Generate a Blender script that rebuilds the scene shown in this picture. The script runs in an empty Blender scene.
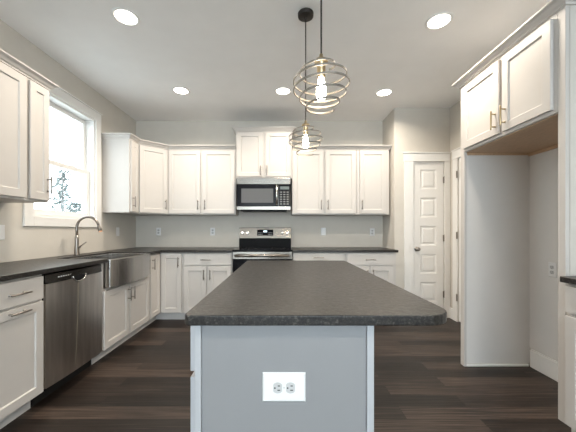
import bpy, bmesh, math, random
from mathutils import Vector, Matrix
PI = math.pi
random.seed(7)
S = bpy.context.scene
COL = S.collection

# ------------------------------------------------------------------ camera
cam = bpy.data.objects.new('camera', bpy.data.cameras.new('camera'))
COL.objects.link(cam)
cam.location = (0, 0, 1.163)
cam.rotation_euler = (PI/2, 0, 0)
cam.data.sensor_width = 36
cam.data.lens = 290.6/576*36
cam.data.shift_x = (288-282.2)/576
cam.data.shift_y = (230.5-216)/576
cam.data.clip_start = .02
S.camera = cam

# ------------------------------------------------------------------ view, sky and daylight
S.view_settings.view_transform = 'Standard'
S.view_settings.look = 'None'
S.view_settings.gamma = 1
S.view_settings.use_curve_mapping = False
S.view_settings.exposure = 0.42

world = bpy.data.worlds.new('overcast_sky')
S.world = world
world.use_nodes = True
bg = world.node_tree.nodes['Background']
bg.inputs[0].default_value = (.86, .94, 1, 1)
bg.inputs[1].default_value = 4.5

def area(name, loc, rot, sx, sy, power, color):
    l = bpy.data.lights.new(name, 'AREA')
    l.shape = 'RECTANGLE'; l.size = sx; l.size_y = sy
    l.energy = power; l.color = color
    o = bpy.data.objects.new(name, l); COL.objects.link(o)
    o.location = loc; o.rotation_euler = rot
    return o
# area lamp as daylight at an added, unseen opening behind the camera (the sink window lets the sky itself in)
area('added_rear_daylight', (.25, -3.62, 1.45), (PI/2, 0, 0), 3.6, 2.3, 66, (.74, .87, 1))

# ------------------------------------------------------------------ materials
def mat(name, color, rough=.5, metal=0., noise=0., nscale=30., bump=0., bscale=200., stretch=(1, 1, 1), spec=.5, coat=0.):
    m = bpy.data.materials.new(name); m.use_nodes = True
    nt = m.node_tree; b = nt.nodes['Principled BSDF']
    b.inputs['Base Color'].default_value = (*color, 1)
    b.inputs['Roughness'].default_value = rough
    b.inputs['Metallic'].default_value = metal
    b.inputs['Specular IOR Level'].default_value = spec
    b.inputs['Coat Weight'].default_value = coat
    tc = nt.nodes.new('ShaderNodeTexCoord')
    mp = nt.nodes.new('ShaderNodeMapping'); mp.inputs['Scale'].default_value = stretch
    nt.links.new(tc.outputs['Object'], mp.inputs[0])
    if noise:
        n = nt.nodes.new('ShaderNodeTexNoise'); n.inputs['Scale'].default_value = nscale
        n.inputs['Detail'].default_value = 4
        nt.links.new(mp.outputs[0], n.inputs['Vector'])
        r = nt.nodes.new('ShaderNodeValToRGB')
        r.color_ramp.elements[0].position = .3; r.color_ramp.elements[1].position = .7
        r.color_ramp.elements[0].color = (*[max(0, c*(1-noise)) for c in color], 1)
        r.color_ramp.elements[1].color = (*[min(1, c*(1+noise)) for c in color], 1)
        nt.links.new(n.outputs['Fac'], r.inputs[0])
        nt.links.new(r.outputs[0], b.inputs['Base Color'])
    if bump:
        n2 = nt.nodes.new('ShaderNodeTexNoise'); n2.inputs['Scale'].default_value = bscale
        nt.links.new(mp.outputs[0], n2.inputs['Vector'])
        bp = nt.nodes.new('ShaderNodeBump'); bp.inputs['Strength'].default_value = bump
        bp.inputs['Distance'].default_value = .002
        nt.links.new(n2.outputs['Fac'], bp.inputs['Height'])
        nt.links.new(bp.outputs[0], b.inputs['Normal'])
    return m

def emit(name, color, strength):
    m = bpy.data.materials.new(name); m.use_nodes = True
    b = m.node_tree.nodes['Principled BSDF']
    b.inputs['Base Color'].default_value = (*color, 1)
    b.inputs['Emission Color'].default_value = (*color, 1)
    b.inputs['Emission Strength'].default_value = strength
    return m

M = {}
M['wall'] = mat('greige_wall_paint', (.60, .565, .51), .75, noise=.02, nscale=8, bump=.08, bscale=350)
M['ceiling'] = mat('ceiling_paint', (.86, .855, .845), .85, noise=.015, nscale=5, bump=.05, bscale=250)
M['trim'] = mat('white_trim_paint', (.80, .79, .77), .38, noise=.01)
M['cab'] = mat('warm_white_cabinet_paint', (.565, .535, .505), .45, noise=.01, nscale=12)
M['cabside'] = mat('cabinet_side_panel', (.62, .60, .58), .42, noise=.01, nscale=12)
M['alcove'] = mat('alcove_panel_paint', (.72, .70, .68), .5, noise=.012, nscale=10)
M['wood'] = mat('unpainted_maple_veneer', (.56, .38, .24), .5, noise=.12, nscale=14, stretch=(1, 9, 9))
M['island'] = mat('island_grey_paint', (.25, .252, .26), .42, noise=.012, nscale=10)
M['islandtrim'] = mat('island_pale_trim_paint', (.42, .43, .45), .38, noise=.01)
M['steel'] = mat('brushed_stainless_steel', (.30, .275, .245), .24, 1., noise=.10, nscale=5, bump=.15, bscale=60, stretch=(1, 1, 40))
M['steelv'] = mat('dark_stainless_door', (.56, .53, .50), .30, 1., noise=.16, nscale=4, stretch=(6, 6, .6))
M['chrome'] = mat('polished_chrome', (.75, .74, .72), .12, 1., noise=.02)
M['nickel'] = mat('satin_nickel', (.26, .235, .21), .3, 1., noise=.04)
M['band'] = mat('champagne_bronze_band', (.20, .185, .165), .45, .4, noise=.04)
M['brass'] = mat('champagne_brass', (.50, .39, .24), .3, 1., noise=.04)
M['bronze'] = mat('dark_bronze', (.035, .03, .027), .45, .6, noise=.1)
M['black'] = mat('black_enamel', (.012, .012, .013), .45, noise=.1, spec=.06)
M['blackglass'] = mat('black_glass', (.008, .008, .01), .14, noise=.1, spec=.1)
M['screen'] = mat('microwave_window_screen', (.09, .09, .092), .45, noise=.15, nscale=200)
M['rubber'] = mat('black_kick_plate', (.01, .01, .01), .5, noise=.2)
M['plate'] = mat('white_plastic', (.78, .78, .78), .32, noise=.01)
M['receptacle'] = mat('receptacle_plastic', (.52, .52, .52), .35, noise=.01)
M['slot'] = mat('dark_slot', (.02, .02, .02), .6, noise=.1)
M['button'] = mat('grey_buttons', (.55, .55, .55), .4, noise=.05)
M['keypad'] = mat('dim_keypad_print', (.16, .16, .155), .4, noise=.05)
M['sink'] = mat('sink_stainless_steel', (.46, .44, .42), .26, 1., noise=.10, nscale=4, bump=.15, bscale=60, stretch=(6, 6, .6))
M['digits'] = emit('display_digits', (.75, .9, 1), 1.6)
M['bark'] = mat('bark', (.30, .28, .27), .9, noise=.2)
M['leaf'] = mat('pale_grey_green_foliage', (.12, .145, .14), .9, noise=.15, nscale=3)
M['ground'] = mat('pale_bounce_ground', (.58, .60, .60), .95, noise=.2, nscale=1)  # unseen ground, colour raised to bounce sky light up through the window
M['bulb'] = emit('warm_bulb_glow', (1, .84, .62), 60)
M['lens'] = emit('downlight_lens_glow', (1, .93, .82), 9)
M['tip'] = mat('orange_spray_tip', (.75, .42, .25), .5, noise=.05)

def granite():
    m = bpy.data.materials.new('leathered_black_granite'); m.use_nodes = True
    nt = m.node_tree; b = nt.nodes['Principled BSDF']
    tc = nt.nodes.new('ShaderNodeTexCoord')
    n = nt.nodes.new('ShaderNodeTexNoise'); n.inputs['Scale'].default_value = 120; n.inputs['Detail'].default_value = 6
    n.inputs['Roughness'].default_value = .7
    nt.links.new(tc.outputs['Object'], n.inputs['Vector'])
    r = nt.nodes.new('ShaderNodeValToRGB')
    e = r.color_ramp.elements
    e[0].position = .36; e[0].color = (.007, .0065, .0065, 1)
    e[1].position = .72; e[1].color = (.11, .10, .088, 1)
    k = e.new(.55); k.color = (.027, .024, .0215, 1)
    nt.links.new(n.outputs['Fac'], r.inputs[0]); nt.links.new(r.outputs[0], b.inputs['Base Color'])
    n2 = nt.nodes.new('ShaderNodeTexNoise'); n2.inputs['Scale'].default_value = 45; n2.inputs['Detail'].default_value = 3
    nt.links.new(tc.outputs['Object'], n2.inputs['Vector'])
    mr = nt.nodes.new('ShaderNodeMapRange'); mr.inputs[3].default_value = .26; mr.inputs[4].default_value = .42
    nt.links.new(n2.outputs['Fac'], mr.inputs[0]); nt.links.new(mr.outputs[0], b.inputs['Roughness'])
    bp = nt.nodes.new('ShaderNodeBump'); bp.inputs['Strength'].default_value = .35; bp.inputs['Distance'].default_value = .003
    nt.links.new(n2.outputs['Fac'], bp.inputs['Height']); nt.links.new(bp.outputs[0], b.inputs['Normal'])
    b.inputs['Specular IOR Level'].default_value = .32
    return m
M['granite'] = granite()

def floor_mat():
    m = bpy.data.materials.new('dark_wood_plank_floor'); m.use_nodes = True
    nt = m.node_tree; b = nt.nodes['Principled BSDF']
    tc = nt.nodes.new('ShaderNodeTexCoord')
    br = nt.nodes.new('ShaderNodeTexBrick')
    br.offset = .37; br.offset_frequency = 2; br.squash = 1
    br.inputs['Scale'].default_value = 1
    br.inputs['Brick Width'].default_value = 1.22
    br.inputs['Row Height'].default_value = .128
    br.inputs['Mortar Size'].default_value = .0016
    br.inputs['Mortar Smooth'].default_value = .2
    br.inputs['Bias'].default_value = 0
    br.inputs['Color1'].default_value = (.0, .0, .0, 1)
    br.inputs['Color2'].default_value = (1, 1, 1, 1)
    br.inputs['Mortar'].default_value = (.5, .5, .5, 1)
    nt.links.new(tc.outputs['Object'], br.inputs['Vector'])
    mp = nt.nodes.new('ShaderNodeMapping'); mp.inputs['Scale'].default_value = (1.1, 48, 1)
    nt.links.new(tc.outputs['Object'], mp.inputs[0])
    add = nt.nodes.new('ShaderNodeVectorMath'); add.operation = 'MULTIPLY_ADD'
    nt.links.new(br.outputs['Color'], add.inputs[0]); add.inputs[1].default_value = (7, 3, 5)
    nt.links.new(mp.outputs[0], add.inputs[2])
    n = nt.nodes.new('ShaderNodeTexNoise'); n.inputs['Scale'].default_value = 2.2; n.inputs['Detail'].default_value = 7
    n.inputs['Roughness'].default_value = .62
    nt.links.new(add.outputs[0], n.inputs['Vector'])
    mix = nt.nodes.new('ShaderNodeMath'); mix.operation = 'MULTIPLY_ADD'
    sep = nt.nodes.new('ShaderNodeSeparateColor'); nt.links.new(br.outputs['Color'], sep.inputs[0])
    nt.links.new(sep.outputs[0], mix.inputs[0]); mix.inputs[1].default_value = .30
    nt.links.new(n.outputs['Fac'], mix.inputs[2])
    r = nt.nodes.new('ShaderNodeValToRGB'); e = r.color_ramp.elements
    e[0].position = .44; e[0].color = (.0055, .0038, .003, 1)
    e[1].position = .97; e[1].color = (.10, .070, .054, 1)
    k = e.new(.68); k.color = (.023, .0155, .012, 1)
    nt.links.new(mix.outputs[0], r.inputs[0])
    mm = nt.nodes.new('ShaderNodeMix'); mm.data_type = 'RGBA'
    nt.links.new(br.outputs['Fac'], mm.inputs[0]); nt.links.new(r.outputs[0], mm.inputs[6])
    mm.inputs[7].default_value = (.008, .006, .005, 1)
    nt.links.new(mm.outputs[2], b.inputs['Base Color'])
    b.inputs['Roughness'].default_value = .42
    b.inputs['Specular IOR Level'].default_value = .3
    bp = nt.nodes.new('ShaderNodeBump'); bp.inputs['Strength'].default_value = .25; bp.inputs['Distance'].default_value = .002
    nt.links.new(n.outputs['Fac'], bp.inputs['Height']); nt.links.new(bp.outputs[0], b.inputs['Normal'])
    return m
M['floor'] = floor_mat()

def glass_mat():
    m = bpy.data.materials.new('window_glass'); m.use_nodes = True
    nt = m.node_tree
    out = nt.nodes['Material Output']; nt.nodes.remove(nt.nodes['Principled BSDF'])
    t = nt.nodes.new('ShaderNodeBsdfTransparent'); t.inputs[0].default_value = (.95, .97, .97, 1)
    g = nt.nodes.new('ShaderNodeBsdfGlossy'); g.inputs['Roughness'].default_value = .02
    mx = nt.nodes.new('ShaderNodeMixShader')
    mx.inputs[0].default_value = .03; nt.links.new(t.outputs[0], mx.inputs[1]); nt.links.new(g.outputs[0], mx.inputs[2])
    nt.links.new(mx.outputs[0], out.inputs[0])
    return m
M['glass'] = glass_mat()

# ------------------------------------------------------------------ helpers
def box(bm, x0, y0, z0, x1, y1, z1):
    v = [bm.verts.new(p) for p in ((x0,y0,z0),(x1,y0,z0),(x1,y1,z0),(x0,y1,z0),(x0,y0,z1),(x1,y0,z1),(x1,y1,z1),(x0,y1,z1))]
    for f in ((3,2,1,0),(4,5,6,7),(0,1,5,4),(1,2,6,5),(2,3,7,6),(3,0,4,7)):
        bm.faces.new([v[i] for i in f])

def lathe(bm, prof, n=24, cx=0, cy=0, cz=0, axis='z'):
    """prof: (radius, height) pairs; closes ends that reach radius 0"""
    rings = []
    def P(r, h, a):
        c, s = r*math.cos(a), r*math.sin(a)
        if axis == 'z': return (cx+c, cy+s, cz+h)
        if axis == 'y': return (cx+c, cy+h, cz+s)
        return (cx+h, cy+c, cz+s)
    for r, h in prof:
        if r < 1e-6: rings.append([bm.verts.new(P(0, h, 0))])
        else: rings.append([bm.verts.new(P(r, h, 2*PI*i/n)) for i in range(n)])
    for a, b in zip(rings, rings[1:]):
        for i in range(n):
            j = (i+1) % n
            if len(a) == 1 and len(b) == 1: continue
            if len(a) == 1: bm.faces.new((a[0], b[i], b[j]))
            elif len(b) == 1: bm.faces.new((a[i], a[j], b[0]))
            else: bm.faces.new((a[i], a[j], b[j], b[i]))

def tube(bm, pts, r, n=10, cap=True):
    pts = [Vector(p) for p in pts]
    R = r if isinstance(r, (list, tuple)) else [r]*len(pts)
    up = None; rings = []
    for i, p in enumerate(pts):
        t = (pts[min(i+1, len(pts)-1)] - pts[max(i-1, 0)]).normalized()
        if up is None:
            up = Vector((0, 0, 1)) if abs(t.z) < .9 else Vector((1, 0, 0))
        a = (up - t*up.dot(t)).normalized(); b = t.cross(a); up = a
        rings.append([bm.verts.new(p + (a*math.cos(2*PI*k/n) + b*math.sin(2*PI*k/n))*R[i]) for k in range(n)])
    for A, B in zip(rings, rings[1:]):
        for k in range(n): bm.faces.new((A[k], A[(k+1) % n], B[(k+1) % n], B[k]))
    if cap:
        bm.faces.new(rings[0][::-1]); bm.faces.new(rings[-1])

def prism(bm, outline, z0, z1):
    a = [bm.verts.new((x, y, z0)) for x, y in outline]
    b = [bm.verts.new((x, y, z1)) for x, y in outline]
    n = len(a)
    bm.faces.new(a[::-1]); bm.faces.new(b)
    for i in range(n): bm.faces.new((a[i], a[(i+1) % n], b[(i+1) % n], b[i]))

def mk(name, bm, m, parent=None, loc=None, rotz=0, bevel=0, smooth=False, seg=2):
    bmesh.ops.recalc_face_normals(bm, faces=bm.faces)
    me = bpy.data.meshes.new(name)
    if smooth:
        for f in bm.faces: f.smooth = True
    bm.to_mesh(me); bm.free()
    me.materials.append(M[m] if isinstance(m, str) else m)
    o = bpy.data.objects.new(name, me); COL.objects.link(o)
    if parent is not None: o.parent = parent
    if loc is not None: o.location = loc
    o.rotation_euler.z = rotz
    if bevel:
        b = o.modifiers.new('bevel', 'BEVEL'); b.width = bevel; b.segments = seg
        b.limit_method = 'ANGLE'; b.angle_limit = math.radians(35)
    if smooth == 'auto':
        w = o.modifiers.new('wn', 'WEIGHTED_NORMAL')
    return o

def mkbox(name, dims, m, parent=None, bevel=.001, **k):
    bm = bmesh.new(); box(bm, *dims)
    return mk(name, bm, m, parent, bevel=bevel, **k)

def thing(name, label, cat, loc=(0,0,0), rotz=0, group=None):
    o = bpy.data.objects.new(name, None); COL.objects.link(o)
    o.location = loc; o.rotation_euler = (0, 0, rotz)
    o.empty_display_size = .1
    return tag(o, label, cat, group)

def tag(o, label, cat, group=None):
    o['label'] = label; o['category'] = cat
    if group: o['group'] = group
    return o

def struct(name, bm, m, **k):
    o = mk(name, bm, m, **k); o['kind'] = 'structure'; return o

def sroot(name, loc=(0,0,0), rotz=0):
    o = bpy.data.objects.new(name, None); COL.objects.link(o)
    o.location = loc; o.rotation_euler.z = rotz; o['kind'] = 'structure'
    return o

def dup_tree(o, parent=None):
    c = o.copy(); COL.objects.link(c)
    if parent: c.parent = parent
    for ch in list(o.children): dup_tree(ch, c)
    return c

# ------------------------------------------------------------------ the room
XL, XR, XR2 = -2.184, 2.24, 2.13     # left wall, right wall of the passage, right wall by the refrigerator space
YB, YP, YR = 4.338, 3.883, -3.4      # back wall, pantry wall, rear wall
CH = 2.80
XP = 1.50                            # pantry corner

bm = bmesh.new(); box(bm, XL-.2, YR-.2, -.06, XR+.9, YB+.2, 0); struct('floor', bm, 'floor')
bm = bmesh.new(); box(bm, XL-.2, YR-.2, CH, XR+.9, YB+.2, CH+.1); struct('ceiling', bm, 'ceiling')
# left wall with the window opening
WY0, WY1, WZ0, WZ1 = 2.534, 3.393, 1.285, 2.455
bm = bmesh.new()
box(bm, XL-.16, YR-.15, 0, XL, WY0, CH); box(bm, XL-.16, WY1, 0, XL, YB+.15, CH)
box(bm, XL-.16, WY0, 0, XL, WY1, WZ0); box(bm, XL-.16, WY0, WZ1, XL, WY1, CH)
struct('wall_left', bm, 'wall')
bm = bmesh.new(); box(bm, XL, YB, 0, XP, YB+.15, CH); struct('wall_back', bm, 'wall')
# pantry return and pantry wall with a door opening
DX0, DX1, DH = 1.745, 2.166, 2.085
bm = bmesh.new()
box(bm, XP, YP, 0, XP+.10, YB+.15, CH)
box(bm, XP+.10, YP, 0, DX0, YP+.10, CH); box(bm, DX1, YP, 0, XR, YP+.10, CH); box(bm, DX0, YP, DH, DX1, YP+.10, CH)
struct('wall_pantry', bm, 'wall')
bm = bmesh.new(); box(bm, XP+.1, YB+.05, 0, XR+.1, YB+.15, CH); struct('wall_pantry_inside', bm, 'wall')
# right wall with side door opening
SY0, SY1 = 2.93, 3.70
bm = bmesh.new()
box(bm, XR, SY1, 0, XR+.12, YB+.15, CH); box(bm, XR, 2.545, 0, XR+.12, SY0, CH); box(bm, XR, SY0, DH, XR+.12, SY1, CH)
box(bm, XR2, YR-.15, 0, XR+.12, 2.545, CH)
struct('wall_right', bm, 'wall')
# rear wall (behind the camera) with a wide glazed opening added to light the room
bm = bmesh.new()
box(bm, XL, YR-.15, 0, -1.6, YR, CH); box(bm, 2.1, YR-.15, 0, XR2, YR, CH)
box(bm, -1.6, YR-.15, 2.6, 2.1, YR, CH); box(bm, -1.6, YR-.15, 0, 2.1, YR, .25)
struct('wall_rear', bm, 'wall')
w2 = sroot('added_rear_window', (.25, YR-.07, .25))  # unseen window, added so daylight reaches the room from behind
bm = bmesh.new()
for x in (-1.85, -.63, .60, 1.80): box(bm, x, -.04, 0, x+.05, .04, 2.35)
box(bm, -1.80, -.04, 0, 1.80, .04, .05); box(bm, -1.80, -.04, 2.30, 1.80, .04, 2.35)
mk('window_frame', bm, 'trim', w2, bevel=.003)
mkbox('glass_pane', (-1.80, -.004, .05, 1.80, .004, 2.30), 'glass', w2, bevel=0)

# baseboards
bm = bmesh.new(); box(bm, XR2-.016, 1.655, .0, XR2, 2.482, .135); box(bm, XR2-.020, 1.655, .135, XR2, 2.482, .142); box(bm, XR2-.012, 1.655, .142, XR2, 2.482, .155)
struct('baseboard_right', bm, 'trim', bevel=.003)
bm = bmesh.new(); box(bm, XP+.001, YP-.014, 0, 1.625, YP, .14); struct('baseboard_pantry', bm, 'trim', bevel=.003)
bm = bmesh.new(); box(bm, XR-.014, 3.803, 0, XR, YP-.003, .14); struct('baseboard_side', bm, 'trim', bevel=.003)
bm = bmesh.new(); box(bm, XL, YR+.01, 0, XL+.014, 1.40, .14); struct('baseboard_left', bm, 'trim', bevel=.003)

# ---- window over the sink
w = sroot('window_1', (XL, (WY0+WY1)/2, WZ0))
hw = (WY1-WY0)/2; hh = WZ1-WZ0
bm = bmesh.new()   # casing boards round the opening
box(bm, .0, -hw-.09, -.085, .018, -hw+.004, hh+.09)
box(bm, .0, hw-.004, -.085, .018, hw+.09, hh+.09)
box(bm, .0, -hw+.004, hh-.004, .018, hw-.004, hh+.09)
box(bm, .0, -hw+.004, -.085, .018, hw-.004, .0)
box(bm, .0, -hw-.10, hh+.09, .026, hw+.10, hh+.102)
mk('window_casing', bm, 'trim', w, bevel=.003)
bm = bmesh.new()   # jamb liner in the wall thickness
box(bm, -.15, -hw, 0, 0, -hw+.022, hh); box(bm, -.15, hw-.022, 0, 0, hw, hh)
box(bm, -.15, -hw+.022, hh-.022, 0, hw-.022, hh); box(bm, -.15, -hw+.022, 0, 0, hw-.022, .026)
mk('window_jamb', bm, 'trim', w, bevel=.002)
def sash(x, z0, z1, nm):
    bm = bmesh.new()
    a, b = -hw+.024, hw-.024
    box(bm, x, a, z0, x+.032, a+.042, z1); box(bm, x, b-.042, z0, x+.032, b, z1)
    box(bm, x, a+.042, z0, x+.032, b-.042, z0+.045); box(bm, x, a+.042, z1-.045, x+.032, b-.042, z1)
    s = mk(nm, bm, 'trim', w, bevel=.003)
    mkbox('glass_pane', (x+.014, a+.04, z0+.04, x+.018, b-.04, z1-.04), 'glass', s, bevel=0)
    return s
sash(-.085, .028, .565, 'lower_sash'); sash(-.125, .525, hh-.024, 'upper_sash')
mkbox('sash_lock', (-.075, .13, .566, -.055, .19, .578), 'trim', w, bevel=.003)

# ---- doors
def panel_door(parent, wd, h, npan, m='trim', knob_side=-1):
    """slab standing in local x 0..wd, face at y=0 towards -y"""
    bm = bmesh.new()
    t = .035
    st = .095*min(1, wd/.42+.1) if wd < .5 else .11
    pw = wd-2*st
    top, bot = .10, .20
    gap = .115
    ph = (h-top-bot-gap*(npan-1))/npan
    xs = [0, st, st+pw, wd]
    zs = [0, bot]
    for i in range(npan):
        zs.append(zs[-1]+ph)
        if i < npan-1: zs.append(zs[-1]+gap)
    zs.append(h)
    def quad(p): bm.faces.new([bm.verts.new(q) for q in p])
    for i in range(3):
        for j in range(len(zs)-1):
            x0, x1, z0, z1 = xs[i], xs[i+1], zs[j], zs[j+1]
            if i == 1 and j % 2 == 1:
                lv = [(0, 0), (.012, .009), (.030, .009), (.045, .002)]
                for (a, d), (b, e) in zip(lv, lv[1:]):
                    A = [(x0+a, d, z0+a), (x1-a, d, z0+a), (x1-a, d, z1-a), (x0+a, d, z1-a)]
                    B = [(x0+b, e, z0+b), (x1-b, e, z0+b), (x1-b, e, z1-b), (x0+b, e, z1-b)]
                    for k in range(4): quad([A[k], A[(k+1)%4], B[(k+1)%4], B[k]])
                quad(B)
            else: quad([(x0,0,z0),(x1,0,z0),(x1,0,z1),(x0,0,z1)])
    quad([(0,0,0),(0,t,0),(0,t,h),(0,0,h)]); quad([(wd,0,0),(wd,t,0),(wd,t,h),(wd,0,h)])
    quad([(0,0,0),(wd,0,0),(wd,t,0),(0,t,0)]); quad([(0,0,h),(wd,0,h),(wd,t,h),(0,t,h)]); quad([(0,t,0),(wd,t,0),(wd,t,h),(0,t,h)])
    bmesh.ops.remove_doubles(bm, verts=bm.verts, dist=1e-5)
    return mk('door_slab', bm, m, parent)

def casing(parent, x0, x1, h, side=.095, left=True, right=True):
    bm = bmesh.new()
    xa = x0-side if left else x0; xb = x1+side if right else x1
    if left: box(bm, xa, -.018, 0, x0-.004, -.001, h+.004)
    if right: box(bm, x1+.004, -.018, 0, xb, -.001, h+.004)
    box(bm, xa-.008, -.021, h+.004, xb+.008, -.001, h+.10)
    box(bm, xa-.018, -.030, h+.10, xb+.010, -.001, h+.115)
    return mk('door_casing', bm, 'trim', parent, bevel=.003)

def hinge(parent, x, z):
    bm = bmesh.new()
    lathe(bm, [(0,0),(.006,0),(.006,.085),(0,.085)], 10, x, -.006, z-.0425)
    lathe(bm, [(0,0),(.004,0),(.0045,.006),(0,.010)], 8, x, -.006, z+.0425)
    box(bm, x-.013, -.0035, z-.0425, x+.013, -.0005, z+.0425)
    return mk('hinge', bm, 'nickel', parent)

d1 = sroot('door_1', (0, YP, 0))
s = panel_door(d1, DX1-DX0-.012, DH-.018, 5); s.location = (DX0+.006, .004, .012)
bm = bmesh.new()
box(bm, DX0, .041, 0, DX0+.004, .098, DH); box(bm, DX1-.004, .041, 0, DX1, .098, DH); box(bm, DX0+.004, .041, DH-.004, DX1-.004, .098, DH)
mk('door_jamb', bm, 'trim', d1)
bm = bmesh.new()
box(bm, 1.627, -.018, 0, DX0+.003, -.001, DH+.004)
box(bm, DX1-.003, -.018, 0, XR-.003, -.001, DH+.004)
box(bm, 1.619, -.021, DH-.003, XR-.003, -.001, DH+.105); box(bm, 1.607, -.030, DH+.105, XR-.003, -.001, DH+.12)
mk('door_casing', bm, 'trim', d1, bevel=.003)
for z in (.31, 1.06, 1.838): hinge(d1, DX1-.006, z)
bm = bmesh.new()
lathe(bm, [(0,0),(.030,0),(.031,-.006),(.026,-.010),(.011,-.013),(.010,-.030),(.020,-.036),(.027,-.048),(.026,-.058),(.018,-.066),(0,-.068)], 20, axis='y')
mk('door_knob', bm, 'nickel', d1, loc=(DX0+.052, .003, .916), smooth=True)

d2 = sroot('door_2', (XR, 0, 0))
s = panel_door(d2, SY1-SY0-.012, DH-.018, 5); s.rotation_euler.z = -PI/2; s.location = (.004, SY1-.006, .012)
bm = bmesh.new()
box(bm, -.018, SY1-.003, 0, -.001, SY1+.095, DH+.004); box(bm, -.018, SY0-.095, 0, -.001, SY0+.003, DH+.004)
box(bm, -.021, SY0-.103, DH-.003, -.001, SY1+.100, DH+.105); box(bm, -.030, SY0-.113, DH+.105, -.001, SY1+.105, DH+.12)
mk('door_casing', bm, 'trim', d2, bevel=.003)
for z in (.31, 1.10, 1.876):
    bm = bmesh.new()
    lathe(bm, [(0,0),(.007,0),(.007,.088),(0,.088)], 10, -.023, SY1-.006, z-.044)
    box(bm, -.020, SY1-.018, z-.044, -.0185, SY1+.012, z+.044)
    mk('hinge', bm, 'nickel', d2)

# ------------------------------------------------------------------ cabinets
_cache = {}
def shaker_bm(w, h, stile=.056, t=.02, rec=.009):
    bm = bmesh.new()
    st = min(stile, w*.30); sz = min(stile, h*.30)
    def ring(a, b, y): return [bm.verts.new(p) for p in ((a, y, b), (w-a, y, b), (w-a, y, h-b), (a, y, h-b))]
    back = ring(0, 0, 0); front = ring(0, 0, -t); i1 = ring(st, sz, -t); i2 = ring(st+.004, sz+.004, -t+rec)
    for A, B in ((back, front), (front, i1), (i1, i2)):
        for k in range(4): bm.faces.new((A[k], A[(k+1)%4], B[(k+1)%4], B[k]))
    bm.faces.new(i2); bm.faces.new(back[::-1])
    return bm

def slab_bm(w, h, t=.02):
    bm = bmesh.new(); box(bm, 0, -t, 0, w, 0, h); return bm

def pull_mesh(L, m):
    key = (L, m)
    if key in _cache: return _cache[key]
    bm = bmesh.new()
    tube(bm, [(-L/2, -.032, 0), (-L/2+.003, -.032, 0), (L/2-.003, -.032, 0), (L/2, -.032, 0)], [.0042, .0058, .0058, .0042], 10)
    for s in (-1, 1): tube(bm, [(s*(L/2-.022), 0, 0), (s*(L/2-.022), -.004, 0), (s*(L/2-.022), -.005, 0), (s*(L/2-.022), -.032, 0)], [.007, .007, .0046, .0046], 10)
    bmesh.ops.recalc_face_normals(bm, faces=bm.faces)
    for f in bm.faces: f.smooth = True
    me = bpy.data.meshes.new('handle'); bm.to_mesh(me); bm.free(); me.materials.append(M[m])
    _cache[key] = me
    return me

def pull(parent, x, z, L=.135, vert=True, m='nickel'):
    o = bpy.data.objects.new('handle', pull_mesh(L, m)); COL.objects.link(o)
    o.parent = parent; o.location = (x, -.02, z)
    if vert: o.rotation_euler.y = PI/2
    return o

def cabinet(name, label, cat, loc, rotz, w, d, z0, z1, fronts, toe=False, group=None, m='cab', hm='nickel', split_top=None, side='cab'):
    """fronts: (kind, x0, x1, za, zb, handle) ; handle = (x, z, vertical) in cabinet coordinates"""
    t = thing(name, label, cat, loc, rotz, group)
    bm = bmesh.new()
    zb0 = .1 if toe else z0
    if split_top:      # open above split_top between two narrow uprights (sink base)
        box(bm, 0, 0, zb0, w, d, split_top)
        box(bm, 0, 0, split_top, .036, d, z1); box(bm, w-.036, 0, split_top, w, d, z1)
    else: box(bm, 0, 0, zb0, w, d, z1)
    mk('carcass', bm, m, t, bevel=.0015)
    if toe: mkbox('toe_kick', (0, .075, 0, w, .093, .099), 'cabside' if m == 'cab' else m, t, bevel=0)
    for kind, x0, x1, a, b, h in fronts:
        bm = slab_bm(x1-x0, b-a) if kind == 'drawer' else shaker_bm(x1-x0, b-a)
        o = mk(kind, bm, m, t, loc=(x0, -.001, a), bevel=.002)
        if h: pull(o, h[0]-x0, h[1]-a, .135, h[2], hm)
    return t

UB, UT = 1.382, 2.275
DZ0, DZ1 = 1.397, 2.262
hz = 1.515
GU = 'white wall cabinets'
GB = 'white base cabinets'
# upper cabinets on the left wall (face plane x=-1.854)
FX = XL+.33
cabinet('wall_cabinet', 'white two-door wall cabinet at the left edge of the photo, nearest the camera', 'cabinet', (FX, 1.342, 0), PI/2, .756, .328, UB, UT,
        [('door', .012, .366, DZ0, DZ1, (.335, hz, True)), ('door', .396, .744, DZ0, DZ1, (.43, hz, True))], group=GU)
cabinet('wall_cabinet', 'narrow single-door white wall cabinet ending just before the sink window', 'cabinet', (FX, 2.100, 0), PI/2, .202, .328, UB, UT,
        [('door', .018, .190, DZ0, DZ1, (.168, hz, True))], group=GU)
cabinet('wall_cabinet', 'narrow white wall cabinet right of the window with a broad plain side panel', 'cabinet', (FX, 3.520, 0), PI/2, .206, .328, UB, UT,
        [('door', .016, .190, DZ0, DZ1, (.045, hz, True))], group=GU)
# diagonal corner cabinet
t = thing('corner_wall_cabinet', 'white diagonal corner wall cabinet with one wide angled door', 'cabinet', (FX, 3.728, 0), PI/4, GU)
dl = math.hypot(.28, .28)
bm = bmesh.new()
r2 = math.sqrt(.5)
def tol(X, Y):
    dx, dy = X-FX, Y-3.728
    return ((dx+dy)*r2, (-dx+dy)*r2)
prism(bm, [tol(FX, 3.7282), tol(-1.5742, 4.008), tol(-1.5742, YB-.002), tol(XL+.002, YB-.002), tol(XL+.002, 3.7282)], UB, UT)
mk('carcass', bm, 'cab', t, bevel=.0015)
o = mk('door', shaker_bm(dl-.036, DZ1-DZ0), 'cab', t, loc=(.018, -.001, DZ0), bevel=.002)
pull(o, dl-.036-.03, hz-DZ0)
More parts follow.
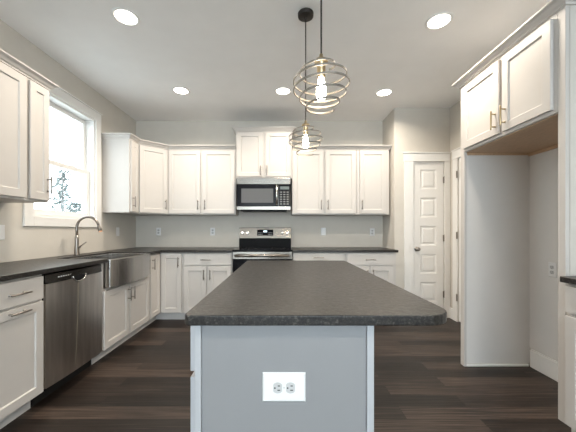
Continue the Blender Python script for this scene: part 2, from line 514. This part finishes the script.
# back wall uppers (face plane y=4.008)
FY = YB-.33
cabinet('wall_cabinet', 'white two-door wall cabinet on the back wall left of the microwave', 'cabinet', (-1.573, FY, 0), 0, .932, .328, UB, UT,
        [('door', .014, .448, DZ0, DZ1, (.418, hz, True)), ('door', .480, .918, DZ0, DZ1, (.512, hz, True))], group=GU)
cabinet('wall_cabinet', 'taller raised white two-door cabinet directly above the microwave', 'cabinet', (-.639, FY, 0), 0, .774, .328, 1.880, 2.525,
        [('door', .018, .368, 1.905, 2.512, (.345, 1.985, True)), ('door', .406, .756, 1.905, 2.512, (.430, 1.985, True))], group=GU)
cabinet('wall_cabinet', 'white two-door wall cabinet on the back wall just right of the microwave', 'cabinet', (.137, FY, 0), 0, .887, .328, UB, UT,
        [('door', .012, .426, DZ0, DZ1, (.400, hz, True)), ('door', .462, .872, DZ0, DZ1, (.490, hz, True))], group=GU)
cabinet('wall_cabinet', 'white single-door wall cabinet at the right end of the back wall', 'cabinet', (1.026, FY, 0), 0, .449, .328, UB, UT,
        [('door', .042, .400, DZ0, DZ1, (.070, hz, True))], group=GU)

# base cabinets
BT = .880
BFX, BFY = XL+.61, YB-.61
cabinet('base_cabinet', 'white base cabinet with one drawer at the left edge, beside the dishwasher', 'cabinet', (BFX, 1.452, 0), PI/2, .452, .607, 0, BT,
        [('drawer', .012, .440, .722, .866, (.248, .792, False)), ('door', .012, .440, .115, .707, (.248, .682, False))], toe=True, group=GB)
cabinet('sink_base_cabinet', 'white two-door sink cabinet under the bowed steel sink', 'cabinet', (BFX, 2.522, 0), PI/2, .90, .607, 0, BT,
        [('door', .020, .432, .115, .628, (.405, .525, True)), ('door', .452, .880, .115, .628, (.480, .525, True))], toe=True, group=GB, split_top=.645)
# L-shaped corner base
t = thing('corner_base_cabinet', 'white L-shaped corner base cabinet with two tall doors meeting in the corner', 'cabinet', (BFX, BFY, 0), 0, GB)
bm = bmesh.new()
L = [(0, -.304), (0, 0), (.302, 0), (.302, .607), (-.607, .607), (-.607, -.304)]
prism(bm, L, .1, BT); mk('carcass', bm, 'cab', t, bevel=.0015)
bm = bmesh.new()
prism(bm, [(-.075, -.304), (-.075, .075), (.302, .075), (.302, .093), (-.093, .093), (-.093, -.304)], 0, .099); mk('toe_kick', bm, 'cabside', t)
o = mk('door', shaker_bm(.262, .75), 'cab', t, loc=(.001, -.288, .115), rotz=PI/2, bevel=.002)
pull(o, .035, .76-.115)
o = mk('door', shaker_bm(.258, .75), 'cab', t, loc=(.028, -.001, .115), bevel=.002)
pull(o, .258-.035, .76-.115)
cabinet('base_cabinet', 'white base cabinet on the back wall left of the range, one drawer over two doors', 'cabinet', (-1.270, BFY, 0), 0, .630, .607, 0, BT,
        [('drawer', .012, .615, .722, .864, (.300, .790, False)), ('door', .012, .300, .115, .704, (.272, .60, True)), ('door', .326, .615, .115, .704, (.352, .60, True))], toe=True, group=GB)
cabinet('base_cabinet', 'white base cabinet with a wide drawer immediately right of the range', 'cabinet', (.137, BFY, 0), 0, .668, .607, 0, BT,
        [('drawer', .012, .640, .770, .864, (.325, .818, False)), ('drawer', .012, .640, .455, .752, (.325, .64, False)), ('drawer', .012, .640, .115, .437, (.325, .33, False))], toe=True, group=GB)
cabinet('base_cabinet', 'white base cabinet ending the back run beside the pantry wall', 'cabinet', (.807, BFY, 0), 0, .652, .607, 0, BT,
        [('drawer', .020, .610, .722, .864, (.315, .792, False)), ('door', .020, .306, .115, .704, (.278, .60, True)), ('door', .324, .610, .115, .704, (.352, .60, True))], toe=True, group=GB)
# near right base cabinet
cabinet('base_cabinet', 'white base cabinet in the bottom right corner, against the refrigerator enclosure', 'cabinet', (1.556, 1.591, 0), -PI/2, .452, .57, 0, BT,
        [('drawer', .012, .443, .722, .864, (.228, .792, False)), ('door', .012, .443, .115, .704, (.41, .60, True))], toe=True, group=GB, hm='brass')

# crown mouldings (mitred sweeps, outward to the left of the walking direction)
PROF = [(0, 0), (.008, 0), (.010, .010), (.020, .016), (.032, .034), (.044, .040), (.050, .044), (.050, .054), (0, .054)]
def crown(label, pts, z, group='crown mouldings'):
    bm = bmesh.new(); P = [Vector(p) for p in pts]; rows = []
    for i, p in enumerate(P):
        ns = []
        if i > 0: d = (P[i]-P[i-1]).normalized(); ns.append(Vector((-d.y, d.x)))
        if i < len(P)-1: d = (P[i+1]-P[i]).normalized(); ns.append(Vector((-d.y, d.x)))
        n = ns[0] if len(ns) == 1 else (ns[0]+ns[1])/(1+ns[0].dot(ns[1]))
        rows.append([bm.verts.new((p.x+n.x*a, p.y+n.y*a, z+b)) for a, b in PROF])
    for A, B in zip(rows, rows[1:]):
        for k in range(len(PROF)): k2 = (k+1) % len(PROF); bm.faces.new((A[k], A[k2], B[k2], B[k]))
    bm.faces.new(rows[0]); bm.faces.new(rows[-1][::-1])
    return tag(mk('crown_molding', bm, 'cab'), label, 'molding', group)
zc = UT+.001
crown('white crown molding on top of the wall cabinets at the left edge', [(XL+.001, 2.302), (FX, 2.302), (FX, 1.342)], zc)
crown('white crown molding bending around the corner wall cabinet', [(-.6415, FY), (-1.574, FY), (FX, 3.728), (FX, 3.520), (XL+.001, 3.520)], zc)
crown('short white crown molding capping the raised cabinet over the microwave', [(.135, YB-.001), (.135, FY), (-.639, FY), (-.639, YB-.001)], 2.526)
crown('white crown molding over the wall cabinets right of the microwave', [(1.475, YB-.001), (1.475, FY), (.1375, FY)], zc)
crown('white crown molding topping the refrigerator enclosure', [(XR2-.001, 1.596), (1.556, 1.596), (1.556, 2.534), (XR2-.001, 2.534)], 2.401)

# refrigerator enclosure (local x runs towards the camera, local y into the right wall)
t = thing('refrigerator_enclosure', 'tall white open refrigerator surround with two brass-handled doors on top', 'cabinet', (1.556, 2.534, 0), -PI/2)
EW, ED = .938, XR2-1.556-.002
bm = bmesh.new(); box(bm, 0, 0, 0, .050, .02, 2.40); box(bm, 0, .02, 0, .020, ED, 2.40)
mk('side_panel', bm, 'cab', t, bevel=.0015)
mkbox('panel_skin', (.0205, .0205, .022, .040, ED-.001, 1.825), 'alcove', t, bevel=0)
mkbox('shoe_molding', (.0405, .0205, 0, .052, ED-.02, .020), 'trim', t, bevel=.003)
bm = bmesh.new()
prism(bm, [(0, .1), (.075, .1), (.075, 0), (ED, 0), (ED, 2.40), (0, 2.40)], EW-.044, EW)
for v in bm.verts: v.co = Vector((v.co.z, v.co.x, v.co.y))
mk('side_panel', bm, 'cab', t, bevel=.0015)
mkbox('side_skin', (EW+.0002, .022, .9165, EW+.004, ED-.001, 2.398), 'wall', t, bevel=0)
mkbox('carcass', (.051, 0, 1.832, EW-.045, ED, 2.40), 'cab', t, bevel=.0015)
mkbox('underside_panel', (.042, .022, 1.826, EW-.046, ED-.002, 1.8315), 'wood', t, bevel=0)
bm = bmesh.new(); box(bm, .041, ED-.018, 1.800, EW-.046, ED, 1.8255); box(bm, .041, .03, 1.808, .054, ED-.019, 1.8255)
mk('cleat', bm, 'wood', t)
bm = bmesh.new(); box(bm, .041, ED-.006, .16, EW-.046, ED, 1.799); mk('back_panel', bm, 'alcove', t)
for x0, x1, hx in ((.060, .470, .440), (.500, .870, .532)):
    o = mk('door', shaker_bm(x1-x0, 2.375-1.853), 'cab', t, loc=(x0, -.001, 1.853), bevel=.002)
    pull(o, hx-x0, 1.955-1.853, .135, True, 'brass')

# ------------------------------------------------------------------ countertops
def rpoly(pts, radii, n=8):
    out = []
    N = len(pts)
    for i, (p, r) in enumerate(zip(pts, radii)):
        p = Vector(p)
        if r <= 0: out.append((p.x, p.y)); continue
        a = (Vector(pts[i-1])-p).normalized(); b = (Vector(pts[(i+1) % N])-p).normalized()
        c = p+(a+b)*r
        s = p+a*r-c; e_ = p+b*r-c
        for k in range(n+1):
            q = (s.lerp(e_, k/n)).normalized()*r+c
            out.append((q.x, q.y))
    return out
CT0, CT1 = .8825, .914
def counter(label, pts, radii, cat='countertop'):
    bm = bmesh.new(); prism(bm, rpoly(pts, radii), CT0, CT1)
    return tag(mk('countertop', bm, 'granite', bevel=.004, seg=3), label, cat)
SY_0, SY_1 = 2.568, 3.372   # sink
counter('black granite L-shaped worktop running under the window and into the corner',
        [(XL+.002, 1.452), (XL+.648, 1.452), (XL+.648, SY_0), (-2.0, SY_0), (-2.0, SY_1), (XL+.648, SY_1), (XL+.648, YB-.648), (-.640, YB-.648), (-.640, YB-.002), (XL+.002, YB-.002)],
        [0]*10)
counter('black granite worktop on the back wall right of the range', [(.137, YB-.642), (1.480, YB-.642), (1.480, YB-.002), (.137, YB-.002)], [0]*4)
counter('short black granite worktop end at the right edge beside the refrigerator enclosure', [(1.512, 1.590), (1.512, 1.14), (XR2-.002, 1.14), (XR2-.002, 1.590)], [.01, .01, 0, 0])
counter('large black speckled granite island top with rounded front corner', [(-.292, .853), (.519, .853), (.519, 2.42), (-.292, 2.42)], [.022, .085, .02, .02], 'countertop')

# ------------------------------------------------------------------ island
t = thing('kitchen_island', 'grey-painted kitchen island base under the big granite top, socket on its end', 'kitchen island', (-.267, 2.385, 0), -PI/2)
IL, IW = 1.50, .547
bm = bmesh.new(); box(bm, .0, .02, .1, IL-.016, IW-.022, .881); mk('carcass', bm, 'island', t)
mkbox('toe_kick', (.02, .075, 0, IL-.03, .09, .099), 'island', t)
for y0, y1 in ((0, .0195), (IW-.0215, IW)):
    bm = bmesh.new()
    if y0 == 0: box(bm, 0, 0, .1, IL, y1, .881)
    else: box(bm, 0, y0, 0, IL, y1, .881)
    mk('side_panel', bm, 'islandtrim', t, bevel=.0015)
mkbox('end_panel', (IL-.0155, .0200, 0, IL-.008, IW-.0220, .881), 'island', t, bevel=0)
for k in range(3):
    x0 = .012+k*.492; x1 = x0+.478
    o = mk('drawer', slab_bm(x1-x0, .144), 'islandtrim', t, loc=(x0, -.001, .722), bevel=.002)
    o = mk('door', shaker_bm(x1-x0, .589), 'islandtrim', t, loc=(x0, -.001, .115), bevel=.002)

# ------------------------------------------------------------------ outlets and switches (local: plate in xz, facing -y)
def recept(bm_face, bm_slot, cx, cz, horiz=False, s=1.):
    def q(a, b):  # local receptacle coords: a across, b up; horizontal plate swaps
        return (cx+(b if horiz else a)*s, cz+(a if horiz else b)*s)
    n = 20; pts = []
    for k in range(n):
        an = 2*PI*k/n; a = .0165*math.cos(an); b = max(-.0135, min(.0135, .0175*math.sin(an)))
        pts.append(q(a, b))
    A = [bm_face.verts.new((x, -.0060, z)) for x, z in pts]; B = [bm_face.verts.new((x, -.0085, z)) for x, z in pts]
    bm_face.faces.new(B)
    for i in range(n): bm_face.faces.new((A[i], A[(i+1)%n], B[(i+1)%n], B[i]))
    for a, h in ((-.0065, .0085), (.0065, .0070)):
        x0, z0 = q(a-.0015, .0035-h/2); x1, z1 = q(a+.0015, .0035+h/2)
        box(bm_slot, min(x0, x1), -.0089, min(z0, z1), max(x0, x1), -.0083, max(z0, z1))
    x, z = q(0, -.0085)
    lathe(bm_slot, [(0, -.0089), (.0026*s, -.0089), (.0026*s, -.0083), (0, -.0083)], 10, x, 0, z, 'y')

def plate(name, label, loc, rotz, w=.070, h=.115, kind='outlet', group='wall outlets and switches'):
    t = thing(name, label, 'outlet' if kind != 'switch' else 'light switch', loc, rotz, group)
    bm = bmesh.new()
    v = []
    for a, y in ((0, 0), (0, -.002), (.005, -.006)):
        v.append([bm.verts.new(p) for p in ((-w/2+a, y, -h/2+a), (w/2-a, y, -h/2+a), (w/2-a, y, h/2-a), (-w/2+a, y, h/2-a))])
    for A, B in zip(v, v[1:]):
        for k in range(4): bm.faces.new((A[k], A[(k+1)%4], B[(k+1)%4], B[k]))
    bm.faces.new(v[-1]); bm.faces.new(v[0][::-1])
    mk('cover_plate', bm, 'plate', t)
    if kind == 'switch':
        bm = bmesh.new(); box(bm, -.0165, -.0085, -.033, .0165, -.006, .033); mk('rocker', bm, 'plate', t, bevel=.001)
    else:
        hz_ = w > h
        for s in (-1, 1):
            f = bmesh.new(); g = bmesh.new()
            recept(f, g, s*.0195 if hz_ else 0, 0 if hz_ else s*.0195, hz_)
            o = mk('receptacle', f, 'receptacle', t); mk('slots', g, 'slot', o)
        bm = bmesh.new(); lathe(bm, [(0, -.0075), (.0028, -.007), (.003, -.006), (0, -.006)], 10, 0, 0, 0, 'y'); mk('screw', bm, 'button', t)
    return t
e_ = .0006
plate('wall_outlet', 'wide white duplex socket set sideways in the end of the island', (.0057, .8844-.0075+.0155-.0006, .684), 0, .1316, .089, 'outlet', None)
plate('light_switch', 'white switch plate on the left wall at the left edge of the photo', (XL+e_, 2.250, 1.149), PI/2, kind='switch')
plate('light_switch', 'white switch plate on the left wall between window and corner', (XL+e_, 3.858, 1.147), PI/2, kind='switch')
plate('wall_outlet', 'white socket on the back wall nearest the left corner', (-1.844, YB-e_, 1.147), 0)
plate('wall_outlet', 'white socket on the back wall just left of the range', (-1.037, YB-e_, 1.147), 0)
plate('light_switch', 'white rocker plate on the back wall just right of the range', (.615, YB-e_, 1.147), 0, kind='switch')
plate('wall_outlet', 'white socket on the back wall near the pantry corner', (1.343, YB-e_, 1.140), 0)
plate('wall_outlet', 'white socket inside the empty refrigerator space', (XR2-.0086, 2.278, .855), -PI/2)

# ------------------------------------------------------------------ dishwasher
t = thing('dishwasher', 'stainless steel dishwasher between the drawer cabinet and the sink', 'dishwasher', (BFX, 1.912, 0), PI/2)
W = .602
mkbox('tub_body', (.004, .002, .10, W-.004, .57, .872), 'black', t)
bm = bmesh.new()   # gently bowed door
N = 14; za, zb = .118, .806
rows = []
for k in range(N+1):
    x = .003+(W-.006)*k/N; u = 2*k/N-1
    y = -.016-.012*(1-u*u)
    rows.append([bm.verts.new((x, 0, za)), bm.verts.new((x, y, za)), bm.verts.new((x, y, zb)), bm.verts.new((x, 0, zb))])
for A, B in zip(rows, rows[1:]):
    for k in range(4): bm.faces.new((A[k], A[(k+1)%4], B[(k+1)%4], B[k]))
bm.faces.new(rows[0]); bm.faces.new(rows[-1][::-1])
dwd = mk('door', bm, 'steelv', t)
bm = bmesh.new()
rows = []
for k in range(N+1):
    x = .003+(W-.006)*k/N; u = 2*k/N-1
    y = -.016-.012*(1-u*u)
    rows.append([bm.verts.new((x, 0, .809)), bm.verts.new((x, y, .809)), bm.verts.new((x, y*.9, .868)), bm.verts.new((x, 0, .872))])
for A, B in zip(rows, rows[1:]):
    for k in range(4): bm.faces.new((A[k], A[(k+1)%4], B[(k+1)%4], B[k]))
bm.faces.new(rows[0]); bm.faces.new(rows[-1][::-1])
cp = mk('control_panel', bm, 'steelv', t); cp.data.materials[0] = mat('dark_control_strip', (.06, .055, .05), .25, .8, noise=.1)
bm = bmesh.new()
for k in range(6): box(bm, .10+k*.022, -.0255, .838, .112+k*.022, -.020, .846)
mk('buttons', bm, 'button', cp)
bm = bmesh.new()   # pocket handle: dark scoop with a bright crescent lip
pts = []
for k in range(13):
    a = PI+PI*k/12; pts.append((W/2+.002+.070*math.cos(a), -.030, .826+.046*math.sin(a)))
tube(bm, pts, .0052, 8)
pk = mk('pocket_handle', bm, 'chrome', t, smooth=True)
bm = bmesh.new()
v = [bm.verts.new((x, -.0292, z)) for x, _, z in pts]; v2 = [bm.verts.new((x, -.0265, z)) for x, _, z in pts]
bm.faces.new(v); bm.faces.new(v2[::-1])
for i in range(len(v)): bm.faces.new((v[i], v[(i+1)%len(v)], v2[(i+1)%len(v)], v2[i]))
mk('pocket_recess', bm, 'black', pk)
bm = bmesh.new(); tube(bm, [(.290, -.0285, .782), (.288, -.0284, .55), (.270, -.0279, .30), (.262, -.0276, .16)], .0007, 6)
mk('thin_door_line', bm, 'brass', dwd)  # thin brass-coloured line running down the door
mkbox('kick_plate', (.0, .078, .0, W, .10, .099), 'rubber', t)

# ------------------------------------------------------------------ sink
t = thing('farmhouse_sink', 'stainless farmhouse sink with bowed front set under the window', 'sink', (-1.536, 2.97, 0), 0)
hwid = .398
outer, inner = [], []
n = 24
for k in range(n+1):       # front from -y to +y, bowed outwards
    u = 2*k/n-1; outer.append((.012+.058*(1-u*u), u*hwid))
    inner.append((-.030+.040*(1-u*u), u*(hwid-.028)))
outer += [(-.455, hwid), (-.455, -hwid)]; inner += [(-.430, hwid-.028), (-.430, -hwid+.028)]
bm = bmesh.new()
def ringz(p, z): return [bm.verts.new((x, y, z)) for x, y in p]
zt, zb = .902, .655
R = [ringz(outer, zb), ringz(outer, zt), ringz(inner, zt), ringz(inner, .69)]
m_ = len(outer)
for A, B in zip(R, R[1:]):
    for k in range(m_): bm.faces.new((A[k], A[(k+1)%m_], B[(k+1)%m_], B[k]))
bm.faces.new(R[0][::-1]); bm.faces.new(R[3])
sk = mk('basin', bm, 'sink', t, bevel=.004)
bm = bmesh.new(); lathe(bm, [(0, .0), (.045, 0), (.045, .004), (.030, .003), (0, .002)], 20, -.20, 0, .6905); mk('drain', bm, 'chrome', t)

# ------------------------------------------------------------------ faucet
t = thing('kitchen_faucet', 'brushed nickel gooseneck faucet standing behind the sink under the window', 'faucet', (-2.085, 2.95, CT1+.0005), 0)
bm = bmesh.new(); lathe(bm, [(0, 0), (.027, 0), (.027, .006), (.024, .012), (.019, .10), (.0165, .17), (.015, .20), (0, .20)], 24)
mk('body', bm, 'nickel', t, smooth=True)
bm = bmesh.new()
pts = [(0, 0, .19), (0, 0, .25), (0, 0, .275)]
for k in range(1, 17):
    a = PI-k/16*PI*.93; pts.append((.112+.112*math.cos(a), 0, .275+.112*math.sin(a)))
tube(bm, pts, .0125, 14); mk('gooseneck', bm, 'nickel', t, smooth=True)
e0 = Vector(pts[-1]); dd = (Vector(pts[-1])-Vector(pts[-2])).normalized()
bm = bmesh.new(); tube(bm, [e0, e0+dd*.01, e0+dd*.03, e0+dd*.058], [.0130, .0155, .0165, .0185], 16); sh = mk('spray_head', bm, 'nickel', t, smooth=True)
bm = bmesh.new(); tube(bm, [e0+dd*.0585, e0+dd*.068], [.0165, .0165], 16); mk('spray_tip', bm, 'tip', sh)
bm = bmesh.new()
tube(bm, [(.010, 0, .085), (.034, 0, .085)], .0125, 12)
tube(bm, [(.028, 0, .085), (.050, .0, .098), (.098, .0, .132)], [.009, .0065, .005], 10)
mk('lever_handle', bm, 'nickel', t, smooth=True)

# ------------------------------------------------------------------ range
t = thing('electric_range', 'stainless electric range with raised knob panel in the back wall run', 'range', (-.252, BFY, 0), 0)
hw_ = .380
mkbox('body', (-hw_, .0, .02, hw_, .602, .900), 'black', t)
for sx in (-.33, .33):
    for sy in (.05, .55):
        bm = bmesh.new(); lathe(bm, [(0, 0), (.018, 0), (.015, .020), (0, .020)], 12, sx, sy, 0); mk('foot', bm, 'rubber', t)
bm = bmesh.new(); box(bm, -hw_-.002, -.030, .901, hw_+.002, .530, .918); ct = mk('cooktop', bm, 'blackglass', t, bevel=.003)
for bx, by, br_ in ((-.19, .12, .10), (.19, .12, .085), (-.19, .38, .075), (.19, .38, .10)):
    bm = bmesh.new(); lathe(bm, [(br_-.003, .9183), (br_-.003, .9186), (br_, .9186), (br_, .9183)], 36, bx, by, 0); mk('burner_ring', bm, 'slot', ct)
bm = bmesh.new(); box(bm, -hw_, .531, .901, hw_, .602, 1.045); mk('backguard_base', bm, 'black', t, bevel=.003)
bm = bmesh.new()
prism(bm, [(.520, 1.046), (.602, 1.046), (.602, 1.206), (.548, 1.206)], -hw_, hw_)
for v in bm.verts: v.co = Vector((v.co.z, v.co.x, v.co.y))
bgd = mk('backguard', bm, 'steel', t, bevel=.006)
sl = math.atan2(.028, .16)
def onbg(z): return .520+(z-1.046)*.028/.16
def bgbox(name, x0, x1, z0, z1, m, dy=.004, parent=bgd):
    bm = bmesh.new(); a, b = onbg(z0), onbg(z1)
    prism(bm, [(a-dy, z0), (a-.0005, z0), (b-.0005, z1), (b-dy, z1)], x0, x1)
    for v in bm.verts: v.co = Vector((v.co.z, v.co.x, v.co.y))
    return mk(name, bm, m, parent)
dp = bgbox('display', -.115, .120, 1.090, 1.175, 'blackglass')
bgbox('clock_digits', -.022, .028, 1.140, 1.160, 'digits', .0046, dp)
for s0 in (-.100, .045):
    bm = bmesh.new()
    for r_ in range(2):
        for c in range(4):
            x = s0+c*.017; z = 1.104+r_*.022; y = onbg(z)-.0050
            box(bm, x, y, z, x+.009, y+.001, z+.006)
    mk('button_row', bm, 'button', dp)
for x in (-.325, -.255, .255, .325):
    bm = bmesh.new(); lathe(bm, [(0, -.030), (.016, -.030), (.018, -.026), (.020, -.006), (.026, -.004), (.026, 0), (0, 0)], 20, 0, 0, 0, 'y')
    box(bm, -.003, -.036, -.016, .003, -.029, .016)
    k = mk('knob', bm, 'chrome', bgd, loc=(x, onbg(1.128)-.0005, 1.128)); k.rotation_euler.x = -sl
bm = bmesh.new(); box(bm, -hw_+.003, -.028, .175, hw_-.003, -.001, .893); od = mk('oven_door', bm, 'blackglass', t, bevel=.004)
mkbox('door_trim', (-hw_+.003, -.031, .800, hw_-.003, -.0285, .890), 'steel', od)
bm = bmesh.new()
tube(bm, [(-.345, -.075, .845), (.345, -.075, .845)], .017, 14)
for x in (-.325, .325): tube(bm, [(x, -.0315, .845), (x, -.075, .845)], .010, 10)
mk('handle', bm, 'steel', od, smooth=True)
mkbox('storage_drawer', (-hw_+.003, -.026, .035, hw_-.003, -.001, .168), 'steel', t, bevel=.003)

# ------------------------------------------------------------------ microwave
t = thing('microwave', 'stainless over-the-range microwave hanging under the raised cabinet', 'microwave', (-.252, YB-.40, 1.444), 0)
mw = .366; H_ = .432
mkbox('body', (-mw, .022, 0, mw, .397, H_), 'steel', t)
mkbox('vent_grille', (-mw, .0, H_-.085, mw, .0215, H_), 'steel', t, bevel=.003)
dr = mkbox('door', (-mw, -.004, .048, .198, .0215, H_-.088), 'blackglass', t, bevel=.003)
mkbox('window_screen', (-mw+.065, -.0052, .095, .130, -.0042, H_-.145), 'screen', dr, bevel=0)
bm = bmesh.new(); tube(bm, [(.178, -.040, .060), (.178, -.040, H_-.098)], .011, 12)
for z in (.085, H_-.125): tube(bm, [(.178, -.0045, z), (.178, -.040, z)], .007, 8)
mk('handle', bm, 'chrome', dr, smooth=True)
kp = mkbox('control_panel', (.201, -.004, .048, mw, .0215, H_-.088), 'blackglass', t, bevel=.003)
mkbox('display', (.225, -.0050, .275, .345, -.0042, .315), 'digits', kp, bevel=0).data.materials[0] = mat('pale_display', (.10, .12, .12), .3, noise=.1)
bm = bmesh.new()
for r_ in range(6):
    for c in range(3): box(bm, .222+c*.045, -.0052, .070+r_*.032, .250+c*.045, -.0042, .086+r_*.032)
mk('buttons', bm, 'keypad', kp)
mkbox('lower_trim', (-mw, .0, 0, mw, .0215, .046), 'steel', t, bevel=.003)
mkbox('underside_vent', (-mw+.05, .03, -.012, mw-.05, .36, -.0005), 'black', t)

# ------------------------------------------------------------------ recessed ceiling lights
def can(x, y, label, proto=None):
    if proto is None:
        t = thing('recessed_light', label, 'ceiling light', (x, y, CH), 0, 'round recessed ceiling lights')
        bm = bmesh.new(); lathe(bm, [(.078, -.0005), (.100, -.0005), (.100, -.003), (.094, -.007), (.080, -.006), (.078, -.0005)], 36)
        mk('trim_ring', bm, 'trim', t, smooth=True)
        bm = bmesh.new(); lathe(bm, [(0, -.0030), (.077, -.0030), (.077, -.0008), (0, -.0008)], 36); mk('lens', bm, 'lens', t)
    else:
        t = dup_tree(proto); t.location = (x, y, CH); t['label'] = label
    l = bpy.data.lights.new('downlight', 'AREA'); l.shape = 'DISK'; l.size = .15; l.energy = 12.5; l.color = (1, .89, .75); l.spread = math.radians(150)
    o = bpy.data.objects.new('downlight', l); COL.objects.link(o); o.parent = t; o.location = (0, 0, -.012)
    return t
c0 = can(-1.198, 2.228, 'bright round ceiling light at the upper left of the photo')
for x, y, s in ((1.225, 2.271, 'bright round ceiling light at the upper right of the photo'),
                (-1.183, 3.398, 'far ceiling light above the left corner cabinets'),
                (1.208, 3.447, 'far ceiling light in front of the pantry wall'),
                (.01, 3.41, 'middle far ceiling light behind the pendants')):
    t = c0.copy(); COL.objects.link(t)
    for ch in c0.children:
        c = ch.copy(); COL.objects.link(c); c.parent = t
    t.location = (x, y, CH); t['label'] = s
# unseen lamps added behind the camera to brighten the room
for x, y in ((-1.2, -.6), (1.2, -.6)):
    t = c0.copy(); COL.objects.link(t)
    for ch in c0.children:
        c = ch.copy(); COL.objects.link(c); c.parent = t
    t.location = (x, y, CH)
    t['label'] = 'unseen round ceiling light added behind the camera to brighten the room'; t['group'] = 'added ceiling lights behind the camera'

# ------------------------------------------------------------------ pendants
def pendant(x, y, ztop, label):
    t = thing('pendant_light', label, 'pendant light', (x, y, CH), 0, 'spiral pendant lights over the island')
    bm = bmesh.new(); lathe(bm, [(0, -.0005), (.058, -.0005), (.060, -.004), (.058, -.026), (.050, -.030), (.010, -.031), (.008, -.045), (0, -.045)], 32)
    mk('canopy', bm, 'bronze', t, smooth='auto')
    top = ztop-CH
    bm = bmesh.new(); tube(bm, [(0, 0, -.045), (0, 0, top+.03)], .0042, 10); mk('cord', bm, 'bronze', t)
    bm = bmesh.new(); lathe(bm, [(0, .035), (.008, .034), (.010, .012), (.028, .008), (.031, 0), (.030, -.006), (.020, -.008), (.0185, -.070), (0, -.070)], 24, 0, 0, top)
    mk('socket', bm, 'brass', t, smooth='auto')
    # flat band wound in a spiral that swells and narrows
    bm = bmesh.new(); turns = 5.15; n = int(turns*56); Hh = .205; rr = []
    keys = [(0, .050), (.07, .088), (.16, .110), (.32, .131), (.50, .130), (.64, .112), (.78, .088), (.90, .070), (1, .058)]
    def rad(u):
        for (a, b), (c, d) in zip(keys, keys[1:]):
            if u <= c:
                s = (u-a)/(c-a); s = s*s*(3-2*s)*.35+s*.65
                return b+(d-b)*s
        return keys[-1][1]
    bw, bt = .0040, .0018
    for i in range(n+1):
        u = i/n; a = -2*PI*turns*u+.6; r = rad(u); z = top-.020-Hh*u
        wob = .005*math.sin(a+.8)*min(1, u*5)
        r *= .97; c, s = math.cos(a), math.sin(a)
        rr.append([bm.verts.new((c*(r+p), s*(r+p), z+wob+q)) for p, q in ((-bt, -bw), (bt, -bw), (bt, bw), (-bt, bw))])
    for A, B in zip(rr, rr[1:]):
        for k in range(4): bm.faces.new((A[k], A[(k+1)%4], B[(k+1)%4], B[k]))
    bm.faces.new(rr[0]); bm.faces.new(rr[-1][::-1])
    mk('spiral_shade', bm, 'band', t)
    bm = bmesh.new(); lathe(bm, [(0, -.071), (.012, -.072), (.014, -.090), (.019, -.112), (.022, -.132), (.021, -.155), (.013, -.174), (0, -.180)], 20, 0, 0, top)
    mk('bulb', bm, 'bulb', t, smooth=True)
    return t
pendant(.178, 1.326, 1.932, 'nearer, larger-looking spiral pendant light glowing above the island')
pendant(.177, 2.190, 1.955, 'farther spiral pendant light hanging near the microwave in view')

# ------------------------------------------------------------------ outdoors beyond the window
bm = bmesh.new(); box(bm, -60, -10, -.9, -2.6, 60, -.8); struct('ground_outside', bm, 'ground')
def foliage(name, n, fn, size, parent):
    bm = bmesh.new()
    for _ in range(n):
        p = Vector(fn()); d = Vector((random.gauss(0, 1), random.gauss(0, 1), random.gauss(0, 1))).normalized()
        a = d.orthogonal().normalized(); b = d.cross(a); s = size*random.uniform(.5, 1.3)
        v = [bm.verts.new(p+a*s), bm.verts.new(p+b*s*.5), bm.verts.new(p-a*s), bm.verts.new(p-b*s*.5)]
        bm.faces.new(v)
    me = bpy.data.meshes.new(name); bm.to_mesh(me); bm.free(); me.materials.append(M['leaf'])
    o = bpy.data.objects.new(name, me); COL.objects.link(o); o.parent = parent
    return o
def tree(x, y, h, r, label, seed, n=650):
    random.seed(seed)
    t = thing('tree', label, 'tree', (x, y, -.8), 0, 'trees outside the window')
    bm = bmesh.new(); tube(bm, [(0, 0, 0), (.05, 0, h*.5), (0, .03, h*.97)], [.09, .06, .015], 8)
    br = []
    for k in range(34):
        z = h*(.25+.72*k/34); a = k*2.4; L_ = r*(1-.75*(k/34))*random.uniform(.6, 1)
        e2 = (math.cos(a)*L_, math.sin(a)*L_, z+L_*.25); br.append(((0, 0, z), e2))
        tube(bm, [(0, 0, z), e2], [.022, .006], 5)
    mk('trunk', bm, 'bark', t)
    def fn():
        a, b = random.choice(br); u = random.uniform(.35, 1.08)
        return tuple(a[i]+(b[i]-a[i])*u+random.gauss(0, .10) for i in range(3))
    foliage('foliage', n, fn, .085, t)
    return t
tree(-9.1, 12.0, 4.7, 0.62, 'slender pale tree standing beyond the window above the sink', 3)
def shrub(x, y, h, r, label, seed):
    random.seed(seed)
    t = thing('shrub', label, 'shrub', (x, y, -.8), 0, 'shrubs outside the window')
    bm = bmesh.new()
    for k in range(9):
        a = k*2.4; tube(bm, [(0, 0, 0), (math.cos(a)*r*.5, math.sin(a)*r*.5, h*.7)], [.03, .008], 5)
    mk('stems', bm, 'bark', t)
    def fn():
        a = random.uniform(0, 2*PI); u = math.sqrt(random.random()); z = random.random()
        rr_ = r*math.sqrt(max(0, 1-(z*2-1)**2*.9))*u
        return (math.cos(a)*rr_, math.sin(a)*rr_, .1+z*h)
    foliage('foliage', 1500, fn, .09, t)
shrub(-10.9, 15.5, 3.3, .85, 'pale rounded shrub at the right of the window view', 5)
shrub(-8.0, 9.6, 2.35, .7, 'low pale shrub at the left of the window view', 6)
